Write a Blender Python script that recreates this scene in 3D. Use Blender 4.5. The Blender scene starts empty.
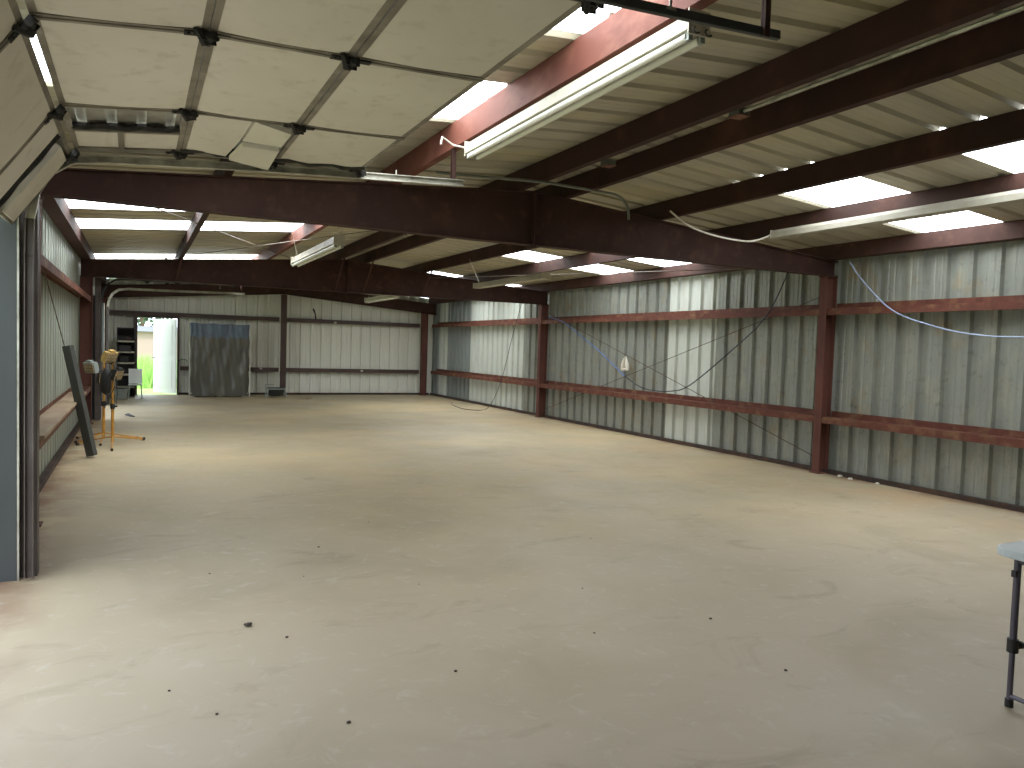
import bpy, bmesh, math, random
from mathutils import Vector, Matrix
random.seed(7)
SC = bpy.context.scene
COL = SC.collection
V = Vector

# ------------------------------------------------------------------ helpers
class MB:
    def __init__(self):
        self.v = []; self.f = []; self.m = []
    def face(self, pts, mi=0):
        i = len(self.v); self.v += [tuple(p) for p in pts]
        self.f.append(tuple(range(i, i + len(pts)))); self.m.append(mi)
    def hexa(self, c, mi=0):
        i = len(self.v); self.v += [tuple(p) for p in c]
        for q in ((0,3,2,1),(4,5,6,7),(0,1,5,4),(1,2,6,5),(2,3,7,6),(3,0,4,7)):
            self.f.append(tuple(i + k for k in q)); self.m.append(mi)
    def box(self, x0, x1, y0, y1, z0, z1, mi=0):
        self.hexa([(x0,y0,z0),(x1,y0,z0),(x1,y1,z0),(x0,y1,z0),(x0,y0,z1),(x1,y0,z1),(x1,y1,z1),(x0,y1,z1)], mi)
    def obox(self, c, ax, ay, az, hx, hy, hz, mi=0):
        c, ax, ay, az = V(c), V(ax).normalized(), V(ay).normalized(), V(az).normalized()
        P = lambda a, b, d: c + ax*a*hx + ay*b*hy + az*d*hz
        self.hexa([P(-1,-1,-1),P(1,-1,-1),P(1,1,-1),P(-1,1,-1),P(-1,-1,1),P(1,-1,1),P(1,1,1),P(-1,1,1)], mi)
    def bar(self, a, b, w, h, up=(0,0,1), mi=0):
        a, b = V(a), V(b); t = (b-a).normalized(); s = t.cross(V(up))
        if s.length < 1e-4: s = t.cross(V((0,1,0)))
        s.normalize(); u = s.cross(t)
        self.obox((a+b)/2, t, s, u, (b-a).length/2, w/2, h/2, mi)
    def prism(self, prof, a, b, mi=0, caps=True):
        """prof: list of 3D offsets; swept from a to b"""
        a, b = V(a), V(b); n = len(prof); i = len(self.v)
        self.v += [tuple(a+V(p)) for p in prof] + [tuple(b+V(p)) for p in prof]
        for k in range(n):
            l = (k+1) % n
            self.f.append((i+k, i+l, i+n+l, i+n+k)); self.m.append(mi)
        if caps:
            self.f.append(tuple(i+k for k in reversed(range(n)))); self.m.append(mi)
            self.f.append(tuple(i+n+k for k in range(n))); self.m.append(mi)
    def tube(self, pts, r, n=10, mi=0):
        pts = [V(p) for p in pts]; i = len(self.v); m = len(pts)
        rs = r if isinstance(r, (list, tuple)) else [r]*m
        ref = None
        for k, p in enumerate(pts):
            t = (pts[min(k+1, m-1)] - pts[max(k-1, 0)]).normalized()
            if ref is None:
                ref = t.cross(V((0,0,1)))
                if ref.length < .05: ref = t.cross(V((0,1,0)))
            ref = (ref - t*ref.dot(t)).normalized(); u = t.cross(ref)
            for j in range(n):
                a = 2*math.pi*j/n
                self.v.append(tuple(p + (ref*math.cos(a) + u*math.sin(a))*rs[k]))
        for k in range(m-1):
            for j in range(n):
                l = (j+1) % n
                self.f.append((i+k*n+j, i+k*n+l, i+(k+1)*n+l, i+(k+1)*n+j)); self.m.append(mi)
        self.f.append(tuple(i+j for j in reversed(range(n)))); self.m.append(mi)
        self.f.append(tuple(i+(m-1)*n+j for j in range(n))); self.m.append(mi)
    def lathe(self, c, prof, n=20, mi=0, sx=1, sy=1):
        c = V(c); i = len(self.v); m = len(prof)
        for r, z in prof:
            for j in range(n):
                a = 2*math.pi*j/n
                self.v.append((c.x+r*math.cos(a)*sx, c.y+r*math.sin(a)*sy, c.z+z))
        for k in range(m-1):
            for j in range(n):
                l = (j+1) % n
                self.f.append((i+k*n+j, i+k*n+l, i+(k+1)*n+l, i+(k+1)*n+j)); self.m.append(mi)
        self.f.append(tuple(i+j for j in reversed(range(n)))); self.m.append(mi)
        self.f.append(tuple(i+(m-1)*n+j for j in range(n))); self.m.append(mi)
    def build(self, name, mats, parent=None, smooth=False, bevel=0, origin=None, fix=True):
        me = bpy.data.meshes.new(name)
        o0 = V(origin) if origin is not None else V((0,0,0))
        base = V((0,0,0))
        q_ = parent
        while q_ is not None:
            base = base + V(q_.location); q_ = q_.parent
        vs = [tuple(V(p)-o0-base) for p in self.v]
        me.from_pydata(vs, [], self.f)
        if not isinstance(mats, (list, tuple)): mats = [mats]
        for m in mats: me.materials.append(m)
        me.polygons.foreach_set('material_index', self.m)
        if fix:
            bm = bmesh.new(); bm.from_mesh(me)
            bmesh.ops.recalc_face_normals(bm, faces=bm.faces); bm.to_mesh(me); bm.free()
        if smooth:
            me.polygons.foreach_set('use_smooth', [True]*len(me.polygons))
            try: me.set_sharp_from_angle(angle=math.radians(38))
            except Exception: pass
        o = bpy.data.objects.new(name, me); COL.objects.link(o)
        if parent is not None: o.parent = parent
        if origin is not None: o.location = o0
        if bevel:
            b = o.modifiers.new('Bevel', 'BEVEL'); b.width = bevel; b.segments = 2; b.limit_method = 'ANGLE'
        return o

def tag(o, label=None, cat=None, group=None, kind=None):
    if label: o['label'] = label
    if cat: o['category'] = cat
    if group: o['group'] = group
    if kind: o['kind'] = kind
    return o
def empty(name, loc):
    o = bpy.data.objects.new(name, None); COL.objects.link(o); o.location = loc
    o.empty_display_size = .2
    return o

# ------------------------------------------------------------------ materials
def lin(c):
    return tuple(((x/255)/12.92 if x/255 <= .04045 else ((x/255+.055)/1.055)**2.4) for x in c) + (1,)
def mat(name, c, rough=.6, metal=0, var=None, scale=3, amount=.5, detail=4, bump=0, bscale=40, stretch=(1,1,1), extra=None, spec=.5):
    """base colour with a second colour mixed in by object-space noise"""
    m = bpy.data.materials.new(name); m.use_nodes = True
    nt = m.node_tree; N = nt.nodes; L = nt.links
    b = N['Principled BSDF']
    b.inputs['Roughness'].default_value = rough; b.inputs['Metallic'].default_value = metal
    b.inputs['Specular IOR Level'].default_value = spec
    b.inputs['Base Color'].default_value = lin(c)
    tc = N.new('ShaderNodeNewGeometry'); mp = N.new('ShaderNodeMapping')
    mp.inputs['Scale'].default_value = stretch
    L.new(tc.outputs['Position'], mp.inputs['Vector'])
    cur = None
    layers = []
    if var is not None: layers.append((var, scale, amount, stretch))
    for e in (extra or []): layers.append(e)
    for (vc, s, am, st) in layers:
        mp2 = N.new('ShaderNodeMapping'); mp2.inputs['Scale'].default_value = st
        mp2.inputs['Location'].default_value = (s*1.7, s*.3, s*.9)
        L.new(tc.outputs['Position'], mp2.inputs['Vector'])
        n = N.new('ShaderNodeTexNoise'); n.inputs['Scale'].default_value = s; n.inputs['Detail'].default_value = detail
        n.inputs['Roughness'].default_value = .6
        L.new(mp2.outputs[0], n.inputs['Vector'])
        r = N.new('ShaderNodeValToRGB')
        w = .16
        r.color_ramp.elements[0].position = max(0, .5 + (.5-am)*.5 - w); r.color_ramp.elements[1].position = min(1, .5 + (.5-am)*.5 + w)
        L.new(n.outputs['Fac'], r.inputs['Fac'])
        mx = N.new('ShaderNodeMix'); mx.data_type = 'RGBA'
        L.new(r.outputs['Color'], mx.inputs['Factor'])
        if cur is None: mx.inputs['A'].default_value = lin(c)
        else: L.new(cur, mx.inputs['A'])
        mx.inputs['B'].default_value = lin(vc)
        cur = mx.outputs['Result']
    if cur is not None: L.new(cur, b.inputs['Base Color'])
    if bump:
        n = N.new('ShaderNodeTexNoise'); n.inputs['Scale'].default_value = bscale; n.inputs['Detail'].default_value = 3
        L.new(mp.outputs[0], n.inputs['Vector'])
        bp = N.new('ShaderNodeBump'); bp.inputs['Strength'].default_value = bump; bp.inputs['Distance'].default_value = .01
        L.new(n.outputs['Fac'], bp.inputs['Height']); L.new(bp.outputs['Normal'], b.inputs['Normal'])
    return m
def emis(name, c, s):
    m = bpy.data.materials.new(name); m.use_nodes = True
    b = m.node_tree.nodes['Principled BSDF']
    b.inputs['Base Color'].default_value = lin(c); b.inputs['Roughness'].default_value = .5
    b.inputs['Emission Color'].default_value = lin(c); b.inputs['Emission Strength'].default_value = s
    return m

M = {}
M['galv']  = mat('galvanised_sheet', (150,153,144), .45, .2, (136,139,131), 2.2, .5, stretch=(1,1,.3), bump=.15, bscale=60,
                 extra=[((162,160,144), 5., .2, (1,1,.5)), ((150,128,92), 3.1, .05, (1,1,.8)), ((96,98,92), 11., .04, (1,1,1))])
M['white'] = mat('white_sheet', (204,209,200), .45, 0, (196,201,190), 1.6, .5, stretch=(1,1,.15), extra=[((184,178,160), 6., .08, (1,1,.3))])
M['leftwall'] = mat('left_wall_sheet', (160,167,156), .4, .1, (162,167,153), 1.6, .5, stretch=(1,1,.15))
M['far']   = mat('far_wall_sheet', (226,225,212), .45, 0, (217,216,202), 1.8, .5, stretch=(1,1,.12))
M['dull']  = mat('dull_grey_sheet', (138,144,140), .4, .2, (128,134,130), 2.5, .5, stretch=(1,1,.1))
M['deck']  = mat('roof_deck', (188,183,164), .5, .1, (177,171,152), 1.1, .5, stretch=(.35,1.2,1), extra=[((200,192,152), 1.6, .25, (.4,1,1)), ((164,160,144), 1.3, .22, (.5,1,1))])
M['red']   = mat('red_oxide_steel', (77,54,48), .7, .0, (64,44,39), 1.6, .5, spec=.2, extra=[((96,70,58), 7., .12, (1,1,1))], bump=.1, bscale=30)
M['redgirt'] = mat('rusty_red_girt', (110,66,54), .65, .0, (96,56,47), 3., .5, extra=[((146,116,84), 5., .2, (1,1,1)), ((74,46,38), 9., .16, (1,1,1))], bump=.1, spec=.25)
M['darkred'] = mat('dark_brown_steel', (78,58,50), .55, .0, (66,46,40), 2., .5)
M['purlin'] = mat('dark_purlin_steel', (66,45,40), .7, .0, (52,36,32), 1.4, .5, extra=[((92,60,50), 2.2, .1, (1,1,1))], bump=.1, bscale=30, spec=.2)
M['purlinlit'] = mat('sunlit_red_purlin', (122,74,61), .65, 0, (104,62,52), 1.4, .5, extra=[((146,100,82), 2.6, .2, (1,1,2))], spec=.25)  # lighter copy of the purlin steel, skylight sun put into the colour
M['bronze'] = mat('old_white_fixture', (208,203,186), .45, 0, (184,176,156), 5., .35)
M['oldlight'] = mat('dusty_strip_light', (172,168,154), .6, 0, (156,150,134), 5., .4)
M['tube']  = mat('fluorescent_tube', (236,236,226), .25)
M['steel'] = mat('galvanised_track', (196,194,182), .4, .45, (132,128,114), 6., .45)
M['greysteel'] = mat('grey_jamb_steel', (72,76,76), .55, .1, (60,64,65), 2., .5, stretch=(1,1,.3))
M['brownsteel'] = mat('brown_grey_post', (98,90,86), .5, .2, (80,70,66), 3., .5)
M['frame'] = mat('door_frame_metal', (150,144,130), .5, .25, (110,104,92), 5., .5)
M['foam']  = mat('door_foam_board', (218,214,200), .8, 0, (210,205,190), 1.3, .5, extra=[((188,180,160), 9., .08, (1,1,1))], bump=.12, bscale=14)
M['skin']  = mat('door_skin', (176,176,166), .5, .2, (130,128,118), 3., .5)
M['black'] = mat('black_grime_and_gap_shade', (30,30,27), .8, 0, (58,54,47), 30., .35)  # hinge grime, and the painted shade of the gap strips
M['darkunder'] = mat('dark_door_board', (96,86,76), .7, 0, (78,70,62), 4., .5)
M['grime'] = mat('dark_sill_channel', (58,46,40), .85, 0, (92,68,50), 6., .3)
M['board'] = mat('weathered_board', (164,144,116), .7, 0, (130,100,80), 4., .4, stretch=(1,.3,1))
M['plankdark'] = mat('dark_steel_beam', (78,80,76), .5, .3, (78,78,74), 8., .4)
M['colred'] = mat('lit_column_red', (108,69,59), .65, 0, (92,58,50), 1.6, .5, spec=.25)  # lighter copy of the frame red, the lit front put into the colour
M['yellow'] = mat('yellow_stand_paint', (204,150,62), .5, 0, (176,122,46), 9., .4)
M['lampyellow'] = mat('yellow_lamp_housing', (206,172,96), .5, 0, (170,140,90), 14., .5)
M['glass'] = mat('lamp_glass', (206,182,140), .2)
M['rubber'] = mat('black_rubber', (34,33,32), .6)
M['shelfdark'] = mat('dark_shelf_metal', (58,56,58), .6)
M['shelfedge'] = mat('pale_shelf_board', (196,190,170), .6)
M['binw'] = mat('white_plastic', (226,230,228), .4)
M['bing'] = mat('pale_grey_plastic', (148,156,150), .5)
M['tub'] = mat('black_tub_plastic', (40,44,42), .5)
M['tarp'] = mat('dark_plastic_wrap', (88,86,75), .32, 0, (78,76,68), 1.6, .5, stretch=(1,1,.4), extra=[((126,123,110), 3., .16, (1,1,.3))], bump=.2, bscale=16, spec=.5)
M['tarpblue'] = mat('blue_plastic_wrap', (92,106,120), .34, 0, (78,88,100), 5., .5, bump=.2, bscale=16)
M['palewood'] = mat('pale_edge_wrap', (196,190,172), .5)
M['tabletop'] = mat('pale_table_plastic', (202,210,212), .4, 0, (194,202,206), 20., .4)
M['tableleg'] = mat('grey_table_leg', (92,86,96), .4, .3)
M['bluecord'] = mat('blue_cord', (88,118,176), .5)
M['palecord'] = mat('pale_blue_cord', (150,166,196), .4)
M['darkcord'] = mat('dark_cord', (44,48,56), .5)
M['whitecord'] = mat('white_wire', (206,200,186), .5)
M['sealgrey'] = mat('grey_rubber_seal', (74,78,84), .5, 0, (62,66,72), 5., .4)
M['conduit'] = mat('grey_conduit', (120,124,116), .4, .4)
M['rod'] = mat('brace_rod', (84,62,54), .5, .3)
M['palerod'] = mat('pale_brace_rod', (118,108,94), .4, .3)
M['doorwhite'] = mat('white_door_paint', (240,240,238), .5)
M['grit'] = mat('grit', (70,60,50), .9)
M['litter'] = mat('litter', (214,206,190), .8)
M['leaf'] = mat('leaf_green', (84,112,70), .8, 0, (58,84,48), 3., .5)
M['trunk'] = mat('bark', (110,92,74), .9)
M['grass'] = mat('grass_ground', (146,176,96), .9, 0, (112,148,72), 1.4, .5, extra=[((176,192,124), 8., .35, (1,1,1))])
M['blade'] = mat('tall_grass', (150,190,100), .8)
M['stucco'] = mat('tan_outbuilding_wall', (168,148,138), .8)
M['roofgrey'] = mat('grey_outbuilding_roof', (112,114,118), .7)
M['apron'] = mat('concrete_apron', (206,192,166), .9, 0, (190,178,156), 2., .5)
M['sky'] = emis('glowing_skylight_fibreglass', (245,251,255), 7.4)  # panels emit on their own in place of daylight passing through

# concrete floor
def floor_mat():
    m = bpy.data.materials.new('concrete_floor'); m.use_nodes = True
    nt = m.node_tree; N = nt.nodes; L = nt.links; b = N['Principled BSDF']
    g = N.new('ShaderNodeNewGeometry')
    def noise(scale, detail=4, loc=(0,0,0), st=(1,1,1), dist=0, rough=.55):
        mp = N.new('ShaderNodeMapping'); mp.inputs['Scale'].default_value = st; mp.inputs['Location'].default_value = loc
        L.new(g.outputs['Position'], mp.inputs['Vector'])
        n = N.new('ShaderNodeTexNoise'); n.inputs['Scale'].default_value = scale; n.inputs['Detail'].default_value = detail
        n.inputs['Distortion'].default_value = dist; n.inputs['Roughness'].default_value = rough
        L.new(mp.outputs[0], n.inputs['Vector']); return n.outputs['Fac']
    def ramp(src, a, c, va=0, vb=1):
        r = N.new('ShaderNodeMapRange'); r.inputs['From Min'].default_value = a; r.inputs['From Max'].default_value = c
        r.inputs['To Min'].default_value = va; r.inputs['To Max'].default_value = vb
        L.new(src, r.inputs['Value']); return r.outputs['Result']
    def mix(A, B, fac):
        x = N.new('ShaderNodeMix'); x.data_type = 'RGBA'
        if isinstance(A, tuple): x.inputs['A'].default_value = A
        else: L.new(A, x.inputs['A'])
        x.inputs['B'].default_value = B
        L.new(fac, x.inputs['Factor']); return x.outputs['Result']
    def mul(a, c):
        x = N.new('ShaderNodeMath'); x.operation = 'MULTIPLY'; L.new(a, x.inputs[0])
        if isinstance(c, (int, float)): x.inputs[1].default_value = c
        else: L.new(c, x.inputs[1])
        return x.outputs[0]
    sx = N.new('ShaderNodeSeparateXYZ'); L.new(g.outputs['Position'], sx.inputs[0])
    c = mix(lin((170,157,129)), lin((183,168,137)), ramp(noise(.35, 5), .38, .62))
    # lighter, greyer towards the near end: door daylight painted in; dusty tan deeper in
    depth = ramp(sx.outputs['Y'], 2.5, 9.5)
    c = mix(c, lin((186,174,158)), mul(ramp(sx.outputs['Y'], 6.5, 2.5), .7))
    c = mix(c, lin((206,183,138)), mul(mul(ramp(noise(.45, 4, (3,7,0), (.8,1.2,1), .3), .44, .7), depth), .6))
    c = mix(c, lin((194,158,116)), mul(ramp(noise(.7, 5, (9,2,0), (1,1.3,1), .4), .46, .72), mul(ramp(sx.outputs['X'], 5.2, 8.4), .6)))
    c = mix(c, lin((126,92,68)), mul(ramp(noise(2.4, 5, (1,4,0)), .38, .6), ramp(sx.outputs['X'], 8.1, 8.45)))
    c = mix(c, lin((132,98,76)), mul(ramp(noise(2.2, 5, (5,4,0)), .36, .6), ramp(sx.outputs['X'], -.4, -.85)))
    c = mix(c, lin((158,145,118)), mul(ramp(noise(.8, 6, (20,3,0), (1,1,1), .8), .5, .7), .5))
    c = mix(c, lin((140,124,100)), mul(ramp(noise(2.0, 8, (2,13,0), (.8,1.3,1), .8, .65), .57, .74), .5))
    c = mix(c, lin((204,200,188)), mul(ramp(noise(7., 8, (8,8,0), (1,1,1), .6, .7), .56, .72), .4))
    c = mix(c, lin((110,102,90)), mul(ramp(noise(34., 2, (4,4,0)), .76, .8), .4))
    L.new(c, b.inputs['Base Color'])
    L.new(ramp(noise(1.2, 5, (6,6,0)), .3, .7, .45, .68), b.inputs['Roughness'])
    b.inputs['Specular IOR Level'].default_value = .35
    bp = N.new('ShaderNodeBump'); bp.inputs['Strength'].default_value = .12; bp.inputs['Distance'].default_value = .01
    L.new(noise(14., 6, (0,0,0)), bp.inputs['Height']); L.new(bp.outputs['Normal'], b.inputs['Normal'])
    return m
M['floor'] = floor_mat()

# ------------------------------------------------------------------ building dimensions
XL, XR = -.92, 8.48           # siding planes
YN, YF = -.7, 22.55
ZE = 3.08                     # roof deck at the eaves
S = .08
XM = (XL+XR)/2
def deck(x): return ZE + S*min(x-XL, XR-x)
D1 = (2.31, 5.52, 2.33)       # door opening 1 in the left wall: y0,y1,top
D2 = (15.83, 19.0, 2.28)

b = MB(); b.box(XL-.05, XR+.05, YN-.05, YF+.05, -.15, 0); b.build('floor', M['floor']); tag(bpy.data.objects['floor'], kind='structure')

# corrugated sheet: returns rib profile along u: list of (u, depth)
def ribs(u0, u1, d=.032, pitch=.305, extra=(), st=.007, hw=.045):
    pts = []
    k0 = math.floor(u0/pitch)-1
    u = k0*pitch
    while u < u1+pitch:
        for du, dd in ((-hw,0),(-hw+.016,d),(hw-.016,d),(hw,0),(.095,0),(.103,st),(.118,st),(.126,0),(.179,0),(.187,st),(.202,st),(.21,0)):
            pts.append((u+du, dd))
        u += pitch
    pts.sort()
    def dep(x):
        for (a, da), (c, dc) in zip(pts, pts[1:]):
            if a <= x <= c: return da + (dc-da)*((x-a)/(c-a) if c > a else 0)
        return 0
    out = [(u0, dep(u0))] + [p for p in pts if u0 < p[0] < u1] + [(u1, dep(u1))]
    for e in extra:
        if u0 < e < u1: out += [(e-1e-4, dep(e)), (e+1e-4, dep(e))]
    out.sort(); return out

def sheet_wall(name, fixed, axis, sign, u0, u1, zr, mats, mi_of, d=.032, edges=()):
    mb = MB()
    pr = ribs(u0, u1, d, extra=edges, st=.005, hw=.058)
    for (a, da), (c, dc) in zip(pr, pr[1:]):
        if c-a < 1e-5: continue
        mid = (a+c)/2
        for (z0a, z0c, z1a, z1c) in zr(a, c, mid):
            if axis == 'y': P = lambda u, dd, z: (fixed+sign*dd, u, z)
            else: P = lambda u, dd, z: (u, fixed+sign*dd, z)
            mb.face([P(a,da,z0a), P(c,dc,z0c), P(c,dc,z1c), P(a,da,z1a)], mi_of(mid))
    o = mb.build(name, mats, fix=False)
    tag(o, kind='structure'); return o

def zr_right(a, c, m): return [(0, 0, ZE-.01, ZE-.01)]
def mi_right(y):
    if y < 9.45: return 0
    if y < 10.62: return 1
    if y < 16.2: return 0
    if y < 19.5: return 1
    if y < 21.2: return 2
    if y < 22.0: return 1
    return 2
sheet_wall('wall_right', XR, 'y', 1, YN, YF+.06, zr_right, [M['galv'], M['white'], M['dull']], mi_right, .05, edges=(9.45,10.62,16.2,19.5,21.2,22.))
def zr_left(a, c, m):
    z0 = 0
    if D1[0] < m < D1[1]: z0 = D1[2]
    if D2[0] < m < D2[1]: z0 = D2[2]
    return [(z0, z0, ZE-.01, ZE-.01)]
sheet_wall('wall_left', XL, 'y', -1, YN, YF+.06, zr_left, [M['leftwall'], M['galv']], lambda y: 0 if y > 5 else 1, .045, edges=(D1[0],D1[1],D2[0],D2[1]))
FD = (0.0, .98, 2.1)
def zr_far(a, c, m):
    z0 = FD[2] if FD[0] < m < FD[1] else 0
    return [(z0, z0, deck(a)-.01, deck(c)-.01)]
sheet_wall('wall_back', YF, 'x', 1, XL-.06, XR+.06, zr_far, [M['far']], lambda x: 0, .05, edges=(FD[0], FD[1], XM))
sheet_wall('wall_front', YN, 'x', -1, XL, XR, lambda a, c, m: [(0, 0, deck(a)-.01, deck(c)-.01)], [M['galv']], lambda x: 0, .036, edges=(XM,))

# roof deck with skylight strips let in
SKL = [(2.74,3.66),(4.58,5.5),(9.6,10.52),(11.4,12.36),(16.1,17.1),(18.0,18.95)]
SKR = [(2.95,3.87),(4.85,5.78),(9.65,10.6),(11.5,12.5),(16.05,16.95),(18.0,18.95)]
XA, XB = 2.22, 5.455
mb = MB()
for side, sk in ((0, SKL), (1, SKR)):
    ed = [e for s in sk for e in s]
    pr = ribs(YN, YF+.03, .03, extra=ed, st=.003)
    for (a, da), (c, dc) in zip(pr, pr[1:]):
        if c-a < 1e-5: continue
        m_ = (a+c)/2
        hole = any(s[0] < m_ < s[1] for s in sk)
        if side == 0: x0, x1 = (XA if hole else XL), XM
        else: x0, x1 = XM, (XB if hole else XR)
        xs = [x0, (x0+x1)/2, x1]
        for xa, xb in zip(xs, xs[1:]):
            mb.face([(xa,a,deck(xa)+da), (xb,a,deck(xb)+da), (xb,c,deck(xb)+dc), (xa,c,deck(xa)+dc)])
o = mb.build('ceiling', M['deck'], fix=False); tag(o, kind='structure')
wn = 1
for side, sk in ((0, SKL), (1, SKR)):
    for (y0, y1) in sk:
        mb = MB(); pr = ribs(y0, y1, .03, st=.003)
        x0, x1 = (XL, XA) if side == 0 else (XB, XR)
        for (a, da), (c, dc) in zip(pr, pr[1:]):
            # facing down into the building
            mb.face([(x0,a,deck(x0)+da), (x0,c,deck(x0)+dc), (x1,c,deck(x1)+dc), (x1,a,deck(x1)+da)])
        o = mb.build('window_%d' % wn, M['sky'], fix=False); tag(o, kind='structure'); wn += 1

# sill channels along the walls
def sill(name, x0, x1, y0, y1):
    mb = MB()
    mb.box(x0, x1, y0, y1, 0, .012)
    if x1-x0 < y1-y0:
        inner = x0 if x0 > 4 else x1-.008
        mb.box(inner, inner+.008, y0, y1, .012, .05)
        mb.box(x0, x1, y0, y1, .05, .056)
    else:
        mb.box(x0, x1, y0, y0+.008, .012, .05); mb.box(x0, x1, y0, y1, .05, .056)
    o = mb.build(name, M['grime']); tag(o, kind='structure')
sill('baseboard_right', XR-.07, XR-.002, YN+.02, YF-.1)
sill('baseboard_back', 1.02, XR-.1, YF-.07, YF-.002)
sill('baseboard_left', XL+.002, XL+.07, 5.75, 15.55)

# ------------------------------------------------------------------ steel frames
FW = .06   # half flange width
def frame(yc, zb, label, cols=True, xoff=0, depth=None):
    root = empty('steel_frame', (XM, yc, 0)); tag(root, label, 'steel frame')
    xl, xr = XL+.03, XR-.03
    top = lambda x: deck(x)-.2
    bot = (lambda x: top(x)-depth) if depth else (lambda x: zb)
    # rafter: web, two flanges, splice plates, stiffeners
    mb = MB()
    xs = [xl, XM-1.9, XM, XM+1.9, xr]
    for a, c in zip(xs, xs[1:]):
        mb.hexa([(a,yc-.005,bot(a)),(c,yc-.005,bot(c)),(c,yc+.005,bot(c)),(a,yc+.005,bot(a)),
                 (a,yc-.005,top(a)),(c,yc-.005,top(c)),(c,yc+.005,top(c)),(a,yc+.005,top(a))])
        for f, s0, s1 in ((top,-.012,0),(bot,0,.012)):
            mb.hexa([(a,yc-FW,f(a)+s0),(c,yc-FW,f(c)+s0),(c,yc+FW,f(c)+s0),(a,yc+FW,f(a)+s0),
                     (a,yc-FW,f(a)+s1),(c,yc-FW,f(c)+s1),(c,yc+FW,f(c)+s1),(a,yc+FW,f(a)+s1)])
    mb.box(XM-.012, XM+.012, yc-FW-.015, yc+FW+.015, bot(XM)-.03, top(XM)-.012)
    mb.build('rafter', M['red'], root)
    if cols:
        for sx, x in ((-1, XL), (1, XR-xoff)):
            mb = MB(); xo = x - sx*.02
            def xi(z): return x - sx*(.2 + .02*z/2.7)
            zt = bot(x-sx*.2)
            i0, i1 = xi(0), xi(zt)
            def slab(xa0, xb0, xa1, xb1, y0, y1):
                mb.hexa([(xa0,y0,0),(xb0,y0,0),(xb0,y1,0),(xa0,y1,0),(xa1,y0,zt),(xb1,y0,zt),(xb1,y1,zt),(xa1,y1,zt)])
            slab(i0, xo, i1, xo, yc-.005, yc+.005)
            slab(i0, i0+sx*.012, i1, i1+sx*.012, yc-FW, yc+FW)
            slab(xo-sx*.012, xo, xo-sx*.012, xo, yc-FW, yc+FW)
            mb.box(min(i0-sx*.03, xo), max(i0-sx*.03, xo), yc-FW-.02, yc+FW+.02, 0, .014)
            for yy in (-.03, .03):
                mb.lathe((i0+sx*.05, yc+yy, .014), [(.012,0),(.012,.02),(.005,.021),(.005,.035)], 8)
            mb.build('column', M['colred'], root)
        for sx, x in ((-1, XL), (1, XR)):   # knee splice plate
            mb = MB(); xi_ = x - sx*.235
            mb.box(min(xi_, x-sx*.02), max(xi_, x-sx*.02), yc-FW-.008, yc+FW+.008, zb-.016, zb-.001)
            mb.build('splice_plate', M['red'], root)
    return root
f1 = frame(7.115, 2.68, 'nearest deep red-oxide steel rafter with its wall columns, beyond the raised garage door')
f2 = frame(15.035, 2.6, 'second red-oxide steel frame, halfway down the building behind the hanging lights')
f3 = frame(22.22, 2.6, 'shallow red-brown steel frame against the far end wall', depth=.33, xoff=.28)
# flange braces of the frames
for root, yc, zb, lst in ((f2, 15.035, 2.6, ((3.62,),(4.2,),(5.45,),(.7,))),):
    for (x,) in lst:
        mb = MB(); mb.bar((x, yc-.42, deck(x)-.2), (x-.08, yc-FW+.003, zb+.03), .035, .005); mb.build('flange_brace', M['red'], root)
# end wall posts
def ipost(name, x, y0, y1, zt, label, w=.08, m='darkred'):
    mb = MB(); mb.box(x-.004, x+.004, y0, y1, 0, zt); mb.box(x-w, x+w, y0, y0+.01, 0, zt); mb.box(x-w, x+w, y1-.01, y1, 0, zt)
    mb.box(x-w-.01, x+w+.01, y0-.01, y1, 0, .012)
    o = mb.build(name, M[m], origin=(x,(y0+y1)/2,0)); tag(o, label, 'post'); return o
ipost('end_wall_post', 3.76, 22.08, 22.16, 2.9, 'brown steel post in the middle of the far wall, above the black tub')
# ------------------------------------------------------------------ purlins and eave struts
def cpurlin(name, x, y0, y1, label, m='purlin', w=.07, h=.2, s=1):
    z = deck(x)-.002; mb = MB()
    prof = [(0,0),(s*w,0),(s*w,-.018),(s*(w-.004),-.018),(s*(w-.004),-.004),(s*.004,-.004),(s*.004,-h+.004),(s*(w-.004),-h+.004),(s*(w-.004),-h+.018),(s*w,-h+.018),(s*w,-h),(0,-h)]
    # top follows the roof slope a little below the deck
    sl = S if x < XM else -S
    pr = [(px, 0, pz + (min(0, sl*px) if pz > -.05 else 0) - .001) for px, pz in prof]
    mb.prism(pr, (0, y0, 0), (0, y1, 0))
    o = mb.build(name, M[m], origin=None); 
    o.location = (x, 0, z); tag(o, label, 'roof beam'); return o
cpurlin('roof_purlin', .66, YN+.05, YF-.1, 'red-brown roof purlin nearest the left wall, crossing the three skylight strips')
cpurlin('roof_purlin', 2.2, YN+.05, YF-.1, 'sunlit reddish roof purlin beside the raised garage door and its two skylights', m='purlinlit')
cpurlin('roof_purlin', 3.55, YN+.05, YF-.1, 'left one of the paired dark purlins at the roof ridge, with conduit on its side')
cpurlin('roof_purlin', 4.14, YN+.05, YF-.1, 'right one of the paired dark purlins at the roof ridge')
cpurlin('roof_purlin', 5.41, YN+.05, YF-.1, 'dark roof purlin with small daylight pinholes, just left of the right-hand skylights')
cpurlin('roof_purlin', 6.75, YN+.05, YF-.1, 'dark roof purlin running between the right-hand skylights above the long strip light')
cpurlin('eave_strut', 8.29, YN+.05, YF-.1, 'red eave strut along the top of the right wall', m='red', w=.16, h=.19)
cpurlin('eave_strut', -.74, YN+.05, YF-.1, 'red eave strut along the top of the left wall', m='red', w=.16, h=.19, s=-1)

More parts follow.
